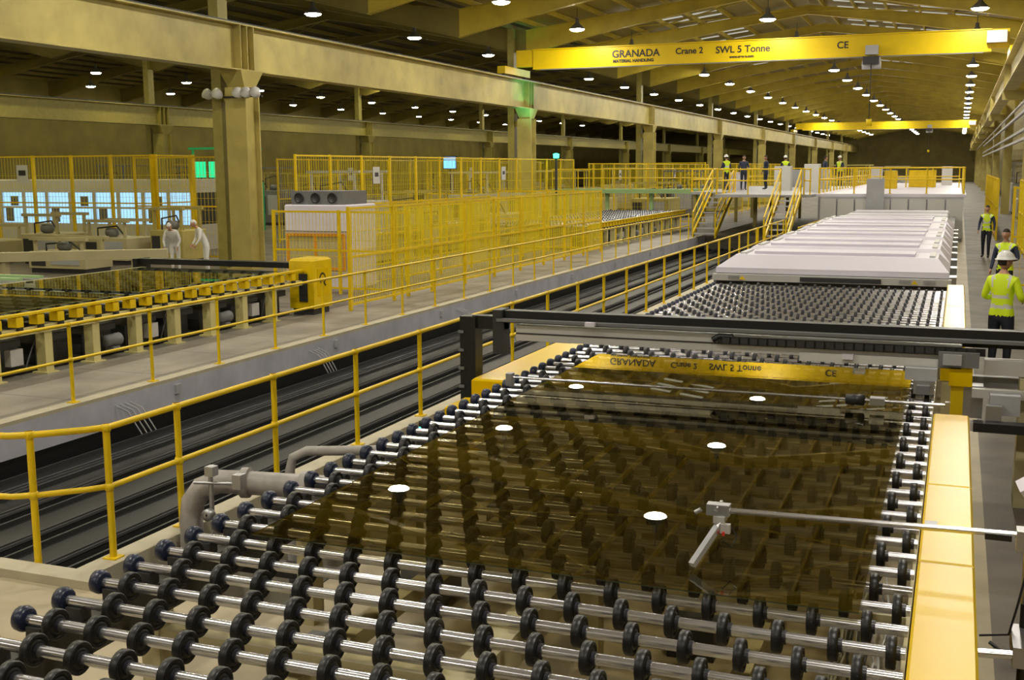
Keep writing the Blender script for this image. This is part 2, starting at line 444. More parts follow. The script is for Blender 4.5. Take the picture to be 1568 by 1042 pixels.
mb = MB()
gx0, gx1, gy0, gy1, gz = -3.68, -.34, 5.3, 12.1, ZR+.0825
mb.add([(gx0,gy0,gz),(gx1,gy0,gz),(gx1,gy1,gz),(gx0,gy1,gz)], [(0,1,2,3)], GLASSB)
for (p, q) in (((gx0,gy0),(gx1,gy0)), ((gx1,gy0),(gx1,gy1)), ((gx1,gy1),(gx0,gy1)), ((gx0,gy1),(gx0,gy0))):
    mb.add([(*p, gz-.006), (*q, gz-.006), (*q, gz), (*p, gz)], [(0,1,2,3)], GLASSE)
mb.done('glass_sheet')

# ------------------------------------------------------------------ gantry
mb = MB()
G = 11.2
mb.box(-4.55, 3.2, G-.05, G+.10, 1.48, 1.61, BLK)
mb.box(-4.5, 3.2, G-.14, G-.055, 1.50, 1.53, GRY)
mb.box(-4.3, .1, G-.08, G+.08, 1.30, 1.46, ALU)
mb.box(-4.3, .1, G-.085, G-.081, 1.37, 1.385, DK)
mb.box(-4.3, 3.2, G+.16, G+.30, 1.42, 1.47, BLK)
mb.box(-2.15, .3, G-.12, G-.086, 1.38, 1.45, BLK)
for i in range(26): mb.box(-2.1+i*.09, -2.03+i*.09, G-.135, G-.121, 1.385, 1.445, DK)
mb.tube([(-2.2, G-.1, 1.41), (-2.14, G-.1, 1.45), (-2.0, G-.1, 1.45)], .03, BLK)
mb.box(-1.35, .1, G-.16, G-.136, 1.26, 1.34, WHT2)
mb.box(-.95, -.85, G-.2, G-.161, 1.30, 1.35, WHT); mb.box(-3.5, -3.4, G-.2, G-.141, 1.50, 1.54, WHT)
mb.box(-4.95, -4.77, G-.08, G+.12, .6, 1.53, BLK)
mb.box(-4.82, -4.45, G-.04, G+.1, 1.40, 1.54, BLK)
mb.box(-4.9, -4.8, G-.02, G+.08, -1.3, .6, DK)
mb.box(-4.55, -4.45, G-.12, G+.12, 1.15, 1.62, DK)
for z in (.75, .95, 1.15, 1.35): mb.box(-4.965, -4.9, G-.1, G-.081, z, z+.03, GRY)
mb.box(-.38, -.10, G-.3, G+.1, 1.16, 1.27, LGRY); mb.box(-.3, -.12, G-.34, G-.2, 1.04, 1.16, STEEL2)
mb.box(-.27, -.16, G-.42, G-.34, 1.05, 1.13, GRY)
mb.box(.02, .13, G-.12, G+.1, .0, 1.1, YEL); mb.box(.0, .2, G-.16, G+.14, 1.1, 1.32, YELB)
mb.box(.13, .3, G-.1, G+.08, .8, 1.1, STEEL2)
mb.box(-.1, .25, G-.2, G-.165, 1.28, 1.42, GRY)
mb.box(-.06, .1, G-.22, G-.2, 1.3, 1.4, LGRY)
mb.box(.2, 3.2, G-.25, G-.17, 1.02, 1.10, ALU); mb.box(.2, 3.2, G+.15, G+.25, 1.05, 1.15, LGRY)
mb.box(.22, 3.2, G-.6, G-.45, .78, .86, BLK); mb.box(.2, 3.2, G-.3, G-.2, .72, .80, ALU)
mb.box(.3, 3.2, G-.05, G+.1, 1.2, 1.34, ALU)
for x in (.6, 1.5, 2.6): mb.box(x, x+.1, G-.15, G+.14, 0, 1.19, CREAM2)
mb.box(.35, .6, G-.4, G-.26, .9, 1.08, LGRY); mb.box(.32, .45, G-.5, G-.41, .87, 1.0, STEEL2)
mb.done('inspection_gantry')
mb = MB()
mb.tube([(-3.9, 10.0, 1.12), (-.6, 10.0, 1.12)], .012, STEEL, 8)
mb.lathe([(-.1, .01), (-.1, .045), (.05, .05), (.06, .03)], (-.72, 10.0, 1.12), 'x', BLK, 14)
mb.box(-.62, -.5, 9.94, 10.06, 1.09, 1.15, STEEL2)
mb.tube([(-.5, 10, 1.12), (0, 10, 1.12)], .015, STEEL, 8); mb.box(-.02, .02, 9.97, 10.03, .6, 1.15, STEEL2)
mb.box(-3.96, -3.9, 9.96, 10.04, 1.04, 1.16, STEEL2)
mb.done('pushrod_assembly')

# ------------------------------------------------------------------ sensor arm
mb = MB()
Y = 5.8
mb.tube([(-1.12, Y, 1.31), (.62, Y, 1.345)], .016, STEEL, 12)
mb.box(-1.16, -1.04, Y-.03, Y+.03, 1.285, 1.345, STEEL2); mb.box(-1.12, -1.06, Y-.045, Y+.045, 1.25, 1.285, ALU)
mb.tube([(-1.19, Y-.02, 1.31), (-1.22, Y-.02, 1.29)], .012, STEEL2); mb.tube([(-1.1, Y-.06, 1.33), (-1.1, Y+.08, 1.33)], .013, STEEL)
mb.beam((-1.19, Y-.22, 1.07), (-1.09, Y-.02, 1.24), .032, .032, LGRY)
mb.beam((-1.10, Y-.06, 1.20), (-1.07, Y-.01, 1.30), .02, .02, STEEL)
mb.box(-1.07, -1.055, Y-.06, Y-.045, 1.19, 1.21, RED); mb.box(-1.08, -1.03, Y-.05, Y-.02, 1.2, 1.25, ALU)
mb.tube([(-1.05, Y, 1.25), (-1.0, Y, 1.18), (-1.02, Y-.05, 1.13), (-1.06, Y-.08, 1.17)], .004, BLK, 5)
mb.tube([(.40, Y, .02), (.40, Y, 1.32)], .022, BLK, 12)
mb.tube([(.40, Y, 1.0), (.40, Y, 1.36)], .024, STEEL, 12)
mb.box(.34, .46, Y-.05, Y+.05, 1.27, 1.37, STEEL2); mb.box(.2, .32, Y-.03, Y+.03, 1.31, 1.34, BLK)
mb.tube([(.18, Y-.25, .82), (.62, Y-.25, .85)], .022, STEEL, 12)
mb.box(.34, .46, Y-.28, Y+.03, .78, .88, STEEL2)
mb.tube([(.40, Y-.02, 1.2), (.36, Y-.06, 1.0), (.33, Y-.05, .85), (.2, Y-.03, .82)], .006, BLK, 6)
mb.box(.3, .5, Y-.1, Y+.1, 0, .02, DK)
mb.done('sensor_arm_stand')
mb = MB()
V = np.array([(x, y, z) for z in (0, .16) for x, y in ((-.08,-.06),(.08,-.06),(.08,.06),(-.08,.06))], float)
Rm = np.array(Matrix.Rotation(math.radians(-35), 3, 'Y') @ Matrix.Rotation(math.radians(20), 3, 'X'))
mb.add(V @ Rm.T+np.array([.55, 7.0, 1.20]), [(0,3,2,1),(4,5,6,7),(0,1,5,4),(1,2,6,5),(2,3,7,6),(3,0,4,7)], WHT)
mb.tube([(.56, 7.02, 0), (.56, 7.02, 1.22)], .02, BLK, 10); mb.box(.46, .66, 6.92, 7.12, 0, .02, BLK); mb.box(.52, .60, 6.96, 7.0, .95, 1.1, BLK)
mb.tube([(.56, 6.96, 1.0), (.52, 6.9, .7), (.5, 6.92, .4), (.4, 6.95, .25), (.3, 7.0, .3)], .012, BLK, 6)
mb.done('photo_sensor_stand')

# ------------------------------------------------------------------ guard rails
mb = MB()
posts = [(-6.59, 6.62), (-6.2, 7.02), (-6.2, 7.9), (-6.2, 9.4), (-6.2, 11.05), (-6.2, 12.68)]+[(-6.2, 12.68+1.6*i) for i in range(1, 17)]
posts += [(-8.2, 6.5), (-9.9, 6.5)]
rail(mb, [(-10.7, 6.5), (-6.9, 6.5), (-6.72, 6.53), (-6.55, 6.65), (-6.3, 6.9), (-6.2, 7.05), (-6.2, 7.3), (-6.2, 38.4)], posts, 0.02, 1.07, r=.027)
mb.done('guard_railing')
mb = MB()
rail(mb, [(-10.87, 2), (-10.87, 49)], along((-10.87, 2), (-10.87, 49), 1.62), 0.05, 1.05)
mb.done('guard_railing')
mb = MB()
rail(mb, [(-6.2, 38.6), (-6.2, 44.5)], along((-6.2, 38.6), (-6.2, 44.5), 1.5), 0.02, 1.07)
rail(mb, [(-5.0, 39.6), (-4.9, 45)], along((-5.0, 39.6), (-4.9, 45), 1.5), 0.0, 1.07)
mb.done('guard_railing')

# ------------------------------------------------------------------ lowered transfer lane
mb = MB()
for k, (x, w, z) in enumerate(((-10.35, .34, -.62), (-9.7, .42, -.60), (-8.9, .5, -.6), (-8.1, .46, -.6), (-7.3, .5, -.6), (-6.64, .24, -.5))):
    mb.box(x-w/2, x+w/2, 6.9, 52, z-.35, z, BLK)
    mb.box(x-w/2-.03, x-w/2, 6.9, 52, z-.3, z+.05, DK); mb.box(x+w/2, x+w/2+.03, 6.9, 52, z-.3, z+.05, DK)
    mb.box(x+w/2+.03, x+w/2+.045, 6.9, 52, z+.0, z+.03, STEEL2)
    for y in np.arange(7.2, 52, 2.4): mb.box(x-w/2, x+w/2, y, y+.15, -1.1, z-.35, DK2)
for y in np.arange(7.5, 52, 3.1): mb.box(-10.6, -6.5, y, y+.1, -1.09, -.96, DK)
for y in np.arange(9, 50, 4.7): mb.box(-10.769, -10.74, y, y+.12, -.2, -.06, LGRY)
for y in (8.6, 12.4, 17.5, 24):
    for j in range(4): mb.tube([(-10.76, y+j*.1, -.12), (-10.6, y+.05+j*.1, -.2), (-10.5, y+.2+j*.1, -.55)], .010, LGRY, 5)
mb.done('sunken_belt_conveyor')

mb = MB()
mb.tube([(-5.95, 7.7, -1.3), (-5.95, 7.7, .15), (-5.93, 7.71, .32), (-5.85, 7.74, .44), (-5.7, 7.78, .5), (-5.5, 7.82, .5), (-4.75, 8.0, .48), (-4.6, 8.05, .40), (-4.55, 8.08, .2), (-4.55, 8.1, -1.25)], .10, PIPE, 14)
for p, q in (((-5.5, 7.82, .5), (-5.44, 7.835, .5)), ((-5.0, 7.94, .487), (-4.94, 7.955, .486))): mb.tube([p, q], .13, PIPE, 14)
mb.tube([(-5.62, 7.55, -1.3), (-5.62, 7.55, .68)], .02, STEEL2, 8); mb.box(-5.65, -5.57, 7.51, 7.59, .62, .70, STEEL2)
mb.tube([(-5.75, 7.5, .56), (-5.35, 7.6, .56)], .014, STEEL2, 8); mb.box(-5.42, -5.34, 7.56, 7.64, .52, .64, STEEL2)
mb.lathe([(-.03, .01), (-.03, .05), (.03, .05), (.03, .01)], (-5.62, 7.5, .3), 'y', STEEL2, 12)
mb.tube([(-5.5, 8.55, -1.25), (-5.5, 8.55, .42), (-5.47, 8.56, .54), (-5.35, 8.6, .6), (-4.75, 8.85, .6), (-4.5, 8.98, .58), (-4.46, 9.0, .4), (-4.46, 9.0, -1.25)], .045, PIPE, 12)
for y in (8.3, 9.8): mb.box(-6.05, -4.43, y, y+.12, -.5, -.38, DK2)
for x in (-5.4, -4.95): mb.tube([(x, 7, -.8), (x, 10.0, -.8)], .07, GRY, 10)
mb.done('pit_pipework')
mb = MB()
mb.tube([(-5.9, 13.7, -1.25), (-5.9, 13.7, .05), (-5.7, 13.75, .15), (-5.0, 13.9, .15), (-5, 13.9, -1.25)], .05, PIPE, 12)
for y in (14, 17): mb.box(-6.05, -4.43, y, y+.12, -.5, -.38, DK2)
for x in (-5.4, -4.95): mb.tube([(x, 13.6, -.8), (x, 20.5, -.8)], .07, GRY, 10)
mb.done('pit_pipework')
mb = MB()
mb.tube([(-5.15, 10.55, -1.3), (-5.15, 10.55, .30)], .018, STEEL2, 8)
mb.lathe([(.30, .001), (.30, .035), (.36, .035), (.36, .001)], (-5.15, 10.55, 0), 'z', BLK, 12)
mb.lathe([(.36, .001), (.36, .03), (.42, .03), (.42, .001)], (-5.15, 10.55, 0), 'z', GRNE, 12)
mb.lathe([(.42, .001), (.42, .032), (.48, .03), (.49, .001)], (-5.15, 10.55, 0), 'z', BLK, 12)
mb.done('signal_beacon')

# ------------------------------------------------------------------ furnaces
mb = MB()
y = 21.2; N = 9; L = (39.4-21.2)/N
mb.box(-4.1, -.12, 21.3, 39.4, .0, .95, LGRY)
mb.box(-4.16, -.08, 21.2, 39.4, .951, 1.03, DK)
mb.box(-4.2, -.04, 21.0, 21.14, 1.031, 1.15, ALU)
mb.box(-2.6, -1.2, 20.97, 21.0, 1.05, 1.13, DK)
for x in (-3.9, -.9, -.5): mb.box(x, x+.2, 20.98, 21.0, 1.06, 1.13, STEEL2)
for x in (-3.7, -.7): mb.add([(x, 20.97, 1.06), (x+.12, 20.97, 1.06), (x+.06, 20.97, 1.13)], [(0,1,2)], YEL)
for k in range(N):
    a = y+k*L; b = a+L-.12; zt = 1.48+.03*(k % 2)
    xl = -4.16; xr = -.08
    mb.box(xl, xr, a, b+.11, 1.031, 1.159, GRY)
    mb.frus((xl, xr, a-.05, b), 1.16, (xl, xr, a-.05, b), 1.26, WHT)
    mb.frus((xl, xr, a-.05, b), 1.261, (xl+.3, xr-.2, a+.32, b-.25), zt, WHT)
    mb.box(xl+.6, xr-.6, a+.6, b-.5, zt, zt+.05, WHT)
    for x in (xl+.35, xr-.35): mb.box(x, x+.1, a+.5, b-.4, zt, zt+.03, WHT2)
    mb.box(xr+.001, xr+.12, a+.3, a+.8, .9, 1.15, STEEL2)
    mb.box(xl-.15, xl-.001, a+.5, a+1.0, .4, 1.05, BLU if k == 5 else GRY)
mb.done('coating_furnace_hood')
mb = MB()
mb.box(-5.6, .2, 50.5, 84, 0, 1.85, LGRY)
for k in range(12):
    a = 50.5+k*2.8; mb.bbox(-5.7, .3, a, a+2.7, 1.851, 1.97, WHT, .03)
for k in range(8): mb.box(-5.5+k*.72, -5.5+k*.72+.66, 50.4, 50.499, .15, 1.75, WHT2)
mb.box(-3.6, -2.9, 50.1, 50.399, .5, 2.6, LGRY)
mb.box(-4.1, -.12, 39.5, 50.3, .4, .95, DK2); mb.box(-4.15, -.08, 39.5, 50.3, .951, 1.05, GRY)
for k in range(6): mb.bbox(-3.9, -.3, 39.9+k*1.6, 41.0+k*1.6, 1.051, 1.35, WHT if k % 2 else LGRY, .05)
mb.done('vacuum_coater')
mb = MB()
for (p, q) in (((-5.6, 50.7), (.2, 50.7)), ((-5.6, 50.9), (-5.6, 84)), ((.2, 50.9), (.2, 84)), ((-5.4, 66), (.0, 66))):
    rail(mb, [p, q], along(p, q, 1.5), 1.975, 1.07, r=.03)
mb.box(-3.6, -3.0, 62, 63, 1.975, 2.9, YEL); mb.box(-2.6, -1.2, 67, 68, 1.975, 2.9, YEL)
for p in ((-4.8, 70), (-1, 74)): mb.box(p[0], p[0]+.6, p[1], p[1]+.6, 1.975, 3.1, WHT2)
mb.done('rooftop_railing')

def stairs(x0, x1, y0, y1, z1, name='access_stairs'):
    mb = MB(); n = 9
    for i in range(n):
        y = y0+(y1-y0)*i/n; z = z1*(i+1)/n; mb.box(x0+.04, x1-.04, y, y+(y1-y0)/n*.8, z-.05, z, LGRY)
    for x in (x0, x1):
        mb.beam((x, y0, .12), (x, y1, z1), .06, .25, YEL)
        for q in (.55, 1.05): mb.tube([(x, y0, q+.1), (x, y1, z1+q)], .035, YEL, 6)
        for t in (0, .5, 1): mb.tube([(x, y0+(y1-y0)*t, z1*t), (x, y0+(y1-y0)*t, z1*t+1.1)], .035, YEL, 6)
    return mb.done(name)
stairs(-7.05, -6.2, 45.2, 49.4, 1.95); stairs(-10.95, -9.95, 50.2, 54.4, 1.95)
mb = MB()
mb.box(-9.85, -5.8, 49.5, 72, 1.83, 1.95, LGRY); mb.box(-12, -9.86, 54.5, 72, 1.83, 1.95, LGRY)
for x in (-11.9, -9.0, -6.0):
    for y in (55, 60, 66, 71.5): mb.box(x-.08, x+.08, y-.08, y+.08, 0, 1.83, CREAM)
for (p, q) in (((-9.8, 49.6), (-7.1, 49.6)), ((-6.1, 49.6), (-5.85, 49.6)), ((-12, 54.6), (-11, 54.6)), ((-12, 54.8), (-12, 71.8)), ((-12, 72), (-5.8, 72)), ((-9.85, 49.8), (-9.85, 54.3))):
    rail(mb, [p, q], along(p, q, 1.5), 1.95, 1.07, r=.03)
for (x, y, w, h, M) in ((-8.6, 58, .8, 1.2, WHT2), (-7.6, 62, 1.2, 1.1, WHT2), (-11.3, 60, .9, .9, WHT), (-9.5, 68, 1.2, 1.0, LGRY), (-6.9, 56, .7, 1.3, WHT2)):
    mb.bbox(x, x+w, y, y+.7, 1.95, 1.95+h, M)
mb.done('access_platform')
mb = MB()
mb.box(-21, -12.1, 60, 61.2, 1.75, 1.98, GP)
for x in (-20.3, -18, -15.5, -13): mb.box(x-.08, x+.08, 60.5, 60.7, 0, 1.75, GP)
for yy in (60.05, 61.15): rail(mb, [(-21, yy), (-12.1, yy)], along((-21, yy), (-12.1, yy), 1.5), 1.98, 1.07, r=.03)
mb.done('elevated_walkway')

# ------------------------------------------------------------------ second roller line
def line2(y0, y1, name, glass=True):
    mb = MB(); X0, X1 = -17.2, -13.0
    mb.box(X1-.12, X1, y0, y1, .66, .76, LEGY); mb.box(X1-.06, X1+.06, y0, y1, .965, 1.0, YEL)
    mb.box(X0, X0+.12, y0, y1, .62, .95, CREAM2)
    n = int((y1-y0)/.42)
    for i in range(n):
        y = y0+.1+i*.42
        mb.tube([(X0, y, .9), (X1, y, .9)], .03, STEEL2, 6)
        mb.bbox(X1-.12, X1+.05, y-.07, y+.07, .80, .96, YEL, .02)
        mb.box(X1+.005, X1+.07, y-.04, y+.04, .70, .79, DK)
        for x in np.arange(X0+.3, X1-.2, .45): mb.tube([(x-.03, y, .9), (x+.03, y, .9)], .075, RUB, 10)
    for i in range(int((y1-y0)/1.05)):
        y = y0+.3+i*1.05
        mb.box(X1-.2, X1-.02, y-.08, y+.08, .02, .66, LEGY); mb.box(X1-.26, X1+.04, y-.13, y+.13, 0, .03, LEGY)
        mb.box(X1-.3, X1-.14, y-.04, y+.6, .48, .6, DK)
        mb.box(X0, X0+.2, y-.11, y+.11, 0, .62, LEGY)
        mb.box(X0+.2, X1-.2, y-.05, y+.05, .46, .6, DK2)
        mb.box(X1-.9, X1-.5, y+.2, y+.9, .05, .5, DK)
        if i % 3 == 0:
            mb.lathe([(-.18, .01), (-.18, .10), (.14, .11), (.18, .07), (.2, .01)], (X1-.12, y+.5, .3), 'y', GRY, 12)
            mb.box(X1-.2, X1-.02, y+.4, y+.55, .12, .2, GRY)
        elif i % 3 == 1:
            mb.box(X1-.22, X1-.1, y+.35, y+.6, .2, .45, ALU)
            mb.tube([(X1-.15, y+.3, .1), (X1-.02, y+.55, .15), (X1-.15, y+.9, .55)], .015, BLK, 5)
    mb.box(X0+.3, X1-.35, y0, y1, .02, .06, DK2)
    ob = mb.done(name)
    if glass:
        for (a, b) in ((y0+.3, y0+4.6), (y0+5.0, y1-.4)):
            g = MB(); g.add([(X0+.35,a,.985),(X1-.35,a,.985),(X1-.35,b,.985),(X0+.35,b,.985)], [(0,1,2,3)], GLASSC)
            for (p, q) in (((X0+.35,a),(X1-.35,a)), ((X1-.35,a),(X1-.35,b))): g.add([(*p, .979), (*q, .979), (*q, .985), (*p, .985)], [(0,1,2,3)], GLASSE)
            g.done('glass_sheet')
    return ob
line2(11.2, 20.95, 'roller_conveyor'); line2(41.5, 58, 'roller_conveyor', False)
mb = MB()
mb.bbox(-13.35, -12.75, 21.0, 21.75, .15, 1.22, YEL, .05); mb.box(-12.75, -12.74, 21.15, 21.6, .4, 1.0, YELB)
mb.box(-13.3, -12.8, 21.05, 21.7, 0, .15, DK)
mb.lathe([(0, .09), (0, .13)], (-12.735, 21.35, .78), 'x', BLK, 20); mb.beam((-12.73, 21.38, .7), (-12.73, 21.47, .62), .01, .03, BLK)
mb.box(-13.1, -12.9, 20.97, 21.0, .3, .9, DK)
mb.done('drive_housing')
mb = MB()
mb.box(-17.4, -13.4, 21.1, 21.4, 1.0, 1.12, BLK)
mb.box(-17.5, -17.4, 21.0, 21.5, 0, 1.12, BLK)
mb.done('transfer_crossbar')
mb = MB(); mb.beam((-24.5, 19.0, 1.05), (-18, 22.9, 1.1), .25, .22, CREAM2)
for t in (.15, .5, .9): mb.box(-24.5+6.5*t-.08, -24.5+6.5*t+.08, 19+3.9*t-.08, 19+3.9*t+.08, 0, .95, CREAM2)
mb.done('support_beam')
mb = MB()
x0, x1, y0, y1 = -21.5, -17.8, 13, 19
mb.box(x0, x1, y0, y1, .75, .85, GRY)
for i in range(10): mb.beam((x0, y0+.2+i*.58, .92), (x1, y0+.2+i*.58+.1, .92), .12, .05, GP)
for x in (x0+.1, x1-.2):
    for y in (y0+.1, (y0+y1)/2, y1-.2): mb.box(x, x+.12, y, y+.12, 0, .75, CREAM2)
mb.done('tilting_table')

# ------------------------------------------------------------------ mesh cages
def cage(segs, h, name='safety_fence', **k):
    for p, q in segs:
        mb = MB(); fence(mb, p, q, h, **k)
        if h > 3 and abs(q[1]-p[1]) + abs(q[0]-p[0]) > 12:   # warning placards
            for t in (.18, .62):
                x = p[0]+(q[0]-p[0])*t; y = p[1]+(q[1]-p[1])*t
                if abs(q[0]-p[0]) < 1: mb.box(x+.05, x+.06, y, y+.5, h-1.0, h-.4, WHT2); mb.box(x+.06, x+.063, y+.12, y+.4, h-.75, h-.6, DK)
                else: mb.box(x, x+.55, y-.06, y-.05, h-1.0, h-.35, WHT2); mb.box(x+.1, x+.45, y-.063, y-.06, h-.75, h-.55, DK)
        mb.done(name)
cage([((-12.4, 21.95), (-12.4, 40.9)), ((-12.45, 40.9), (-16.5, 40.9))], 2.3, sp=2.1, wv=.085, wt=.011)
cage([((-16.9, 29), (-16.9, 40.9)), ((-16.3, 25.0), (-12.5, 25.0)), ((-14.3, 28.5), (-14.3, 40))], 2.1, sp=2.1, wv=.1)
cage([((-19.6, 31.4), (-19.6, 59.5)), ((-22.4, 33), (-27.2, 33))], 3.6, sp=2.2, wv=.15)
cage([((-27.1, 42), (-27.1, 75)), ((-25, 52.4), (-20, 52.4))], 3.6, sp=2.6, wv=.16)
cage([((-44, 34.2), (-27.4, 34.2)), ((-27.3, 34.3), (-27.3, 36.5))], 3.7, sp=1.9, wv=.15, pw=.1)
cage([((-19.5, 62), (-19.5, 95)), ((-19.4, 62.5), (-13, 62.5)), ((-14, 75), (-14, 100))], 3.4, sp=2.6, wv=.18)
cage([((2.2, 24), (2.2, 48)), ((1.3, 31), (2.1, 31)), ((1.55, 52), (1.55, 75))], 2.6, sp=1.8, wv=.14)
mb = MB()
mb.bbox(-16.6, -14.75, 26, 27.6, 0, 2.2, WHT, .03); mb.box(-16.62, -14.73, 25.98, 25.999, 1.5, 1.52, GRY)
mb.box(-16.45, -14.9, 26.1, 27.4, 2.2, 2.55, GRY)
for x in (-16.2, -15.7, -15.2): mb.lathe([(-.02, .12), (-.02, .14), (.0, .14), (.0, .001)], (x, 26.08, 2.38), 'y', DK, 12)
for x in (-16.55, -14.85): mb.box(x, x+.07, 25.94, 25.98, .5, 1.45, ORG)
mb.box(-16.48, -14.85, 25.94, 25.98, 1.38, 1.45, ORG); mb.box(-16.48, -14.85, 25.94, 25.98, .5, .57, ORG)
mb.box(-15.7, -15.64, 25.94, 25.98, .57, 1.38, ORG); mb.box(-16.48, -14.85, 25.985, 25.998, .57, 1.38, CREAM2)
mb.done('control_cabinet')

random.seed(3)
def machine(x, y, w, l, h, M, name):
    mb = MB()
    mb.bbox(x, x+w, y, y+l, .15, h*.6, M, .03); mb.box(x+.05, x+w-.05, y+.05, y+l-.05, 0, .15, DK)
    mb.box(x+.05*w, x+.3*w, y-.02, y-.001, h*.2, h*.5, DK); mb.box(x+.4*w, x+.9*w, y-.02, y-.001, h*.15+.1, h*.52, LGRY)
    for q in (.08, .9): mb.box(x+w*q-.04, x+w*q+.04, y+.1, y+.18, h*.6, h-.1, M); mb.box(x+w*q-.04, x+w*q+.04, y+l-.2, y+l-.12, h*.6, h-.1, M)
    mb.box(x, x+w, y+.05, y+.2, h-.1, h, M); mb.box(x, x+w, y+l-.2, y+l-.08, h-.1, h, M)
    mb.lathe([(-.2, .01), (-.2, .15), (.15, .15), (.2, .06), (.2, .01)], (x+w*.5, y+.4, h*.6+.16), 'x', GRY, 12)
    mb.tube([(x+w*.2, y+.3, h*.6), (x+w*.2, y+.3, h*.8), (x+w*.6, y+.4, h*.85), (x+w*.8, y+.4, h*.6)], .03, DK, 6)
    if name == 'green_press':
        for q in (.1, .45): mb.box(x+w*q, x+w*(q+.28), y+.02, y+.04, h*.66, h*.84, GRNP)
        mb.box(x+w*.82, x+w*.98, y-.03, y-.021, h*.3, h*.55, GRNP)
    mb.done(name)
for i in range(3):
    machine(-18.9, 32+i*6.2, 1.4, 2.2, random.uniform(1.5, 2.4), random.choice([CREAM2, CREAM]), 'processing_machine')
for i in range(7):
    machine(-24.6+random.uniform(-.4, .4), 40+i*7, 2.4, 2.6, random.uniform(1.8, 3.2), random.choice([CREAM2, LGRY, CREAM]), 'processing_machine')
for i in range(5): machine(-42+i*2.4, 52+random.uniform(0, 5), 1.6, 2, random.uniform(2, 3.4), random.choice([CREAM, GRY, DK2]), 'processing_machine')
for i in range(6): machine(-17.6, 64+i*7, 2.2, 3, random.uniform(1.6, 3), random.choice([CREAM2, LGRY, CREAM, GRY]), 'processing_machine')
for i in range(8): machine(-10+random.uniform(-2, 2), 90+i*9, 3, 4, random.uniform(1.6, 3.4), random.choice([CREAM2, LGRY, CREAM, WHT2]), 'processing_machine')
for i in range(8): machine(3.2, 33+i*8, 1.3, 3, random.uniform(1.8, 3.4), random.choice([LGRY, GRY, WHT2, STEEL2]), 'processing_machine')
for i in range(10): machine(-62+i*3.9 if abs(-62+i*3.9+44) > 3 else -49, 66+random.uniform(-6, 14), 2.6, 3, random.uniform(2, 3.6), random.choice([DK2, GRY, CREAM]), 'processing_machine')
for (x, y, w, l, h, M) in ((-32.5, 29.5, 2.2, 1.5, 1.3, CREAM2), (-29.6, 30, 1.6, 1.6, 1.7, CREAM2), (-27.4, 30.5, 1.8, 1.3, 1.5, CREAM2), (-25.2, 31.2, 1.3, 1.3, 1.9, CREAM), (-31, 26.4, 2.4, 1.4, 1.0, CREAM2), (-26.8, 27.4, 2.2, 1.2, 1.1, CREAM2), (-35.4, 27.6, 2.2, 1.3, 1.5, CREAM2)):
    machine(x, y, w, l, h, M, 'assembly_bench')
# pallet of coloured parts boxes in front of the benches
mb = MB()
for k in range(5): mb.box(-31.5, -29.3, 23.6+k*.25, 23.75+k*.25, .1, .14, CREAM2)
for k in range(3): mb.box(-31.5+k*1.05, -31.4+k*1.05, 23.6, 24.75, 0, .099, CREAM2)
for i in range(8):
    for j in range(3):
        s = random.uniform(.07, .12); x = -31.3+i*.27; y = 23.8+j*.36
        mb.bbox(x-s, x+s, y-s, y+s, .14, .14+random.uniform(.2, .7), random.choice([ORG, WHT2, BLU, DK, CREAM, LGRY]), .01)
mb.done('parts_pallet')
mb = MB(); mb.lathe([(0, .01), (0, .3), (.02, .31), (.3, .3), (.32, .32), (.6, .3), (.62, .32), (.85, .3), (.88, .28), (.88, .01)], (-27.6, 25.2, .0), 'z', BLU, 20)
mb.done('blue_drum')
machine(-34.7, 46, 2.6, 2.5, 4.2, GRN, 'green_press')

mb = MB()
OX0, OX1, OY = -46, -27.7, 37.
mb.box(OX0, OX1, OY, OY+4, 0, 1.0, WHT2); mb.box(OX0, OX1, OY, OY+4, 2.25, 2.75, WHT2)
mb.box(OX0, OX1, OY+.06, OY+4, 1.001, 2.249, DK)
nx = 15; w = (OX1-OX0)/nx
for i in range(nx+1): mb.box(OX0+i*w-.08, OX0+i*w+.08 if i < nx else OX1, OY-.01, OY+.059, 1.001, 2.249, WHT2)
for i in range(nx):
    mb.box(OX0+i*w+.08, OX0+(i+1)*w-.08, OY+.04, OY+.055, 1.0, 2.25, WIN)
    mb.box(OX0+i*w+.08, OX0+(i+1)*w-.08, OY+.0, OY+.039, 1.60, 1.68, WHT2)
    if i % 2: mb.box(OX0+i*w+.2, OX0+i*w+.6, OY+.02, OY+.035, 1.05, 1.6, GRY)
    if i % 3 == 1: mb.box(OX0+i*w+.5, OX0+i*w+.9, OY+.02, OY+.035, 1.7, 2.1, GRY)
mb.done('office_cabin')
mb = MB(); mb.box(-26.2, -25.4, 56.9, 57, 3.1, 3.8, DK); mb.box(-26.15, -25.45, 56.88, 56.899, 3.15, 3.75, SCR); mb.box(-25.85, -25.75, 56.93, 57, 0, 3.1, DK); mb.done('status_screen')

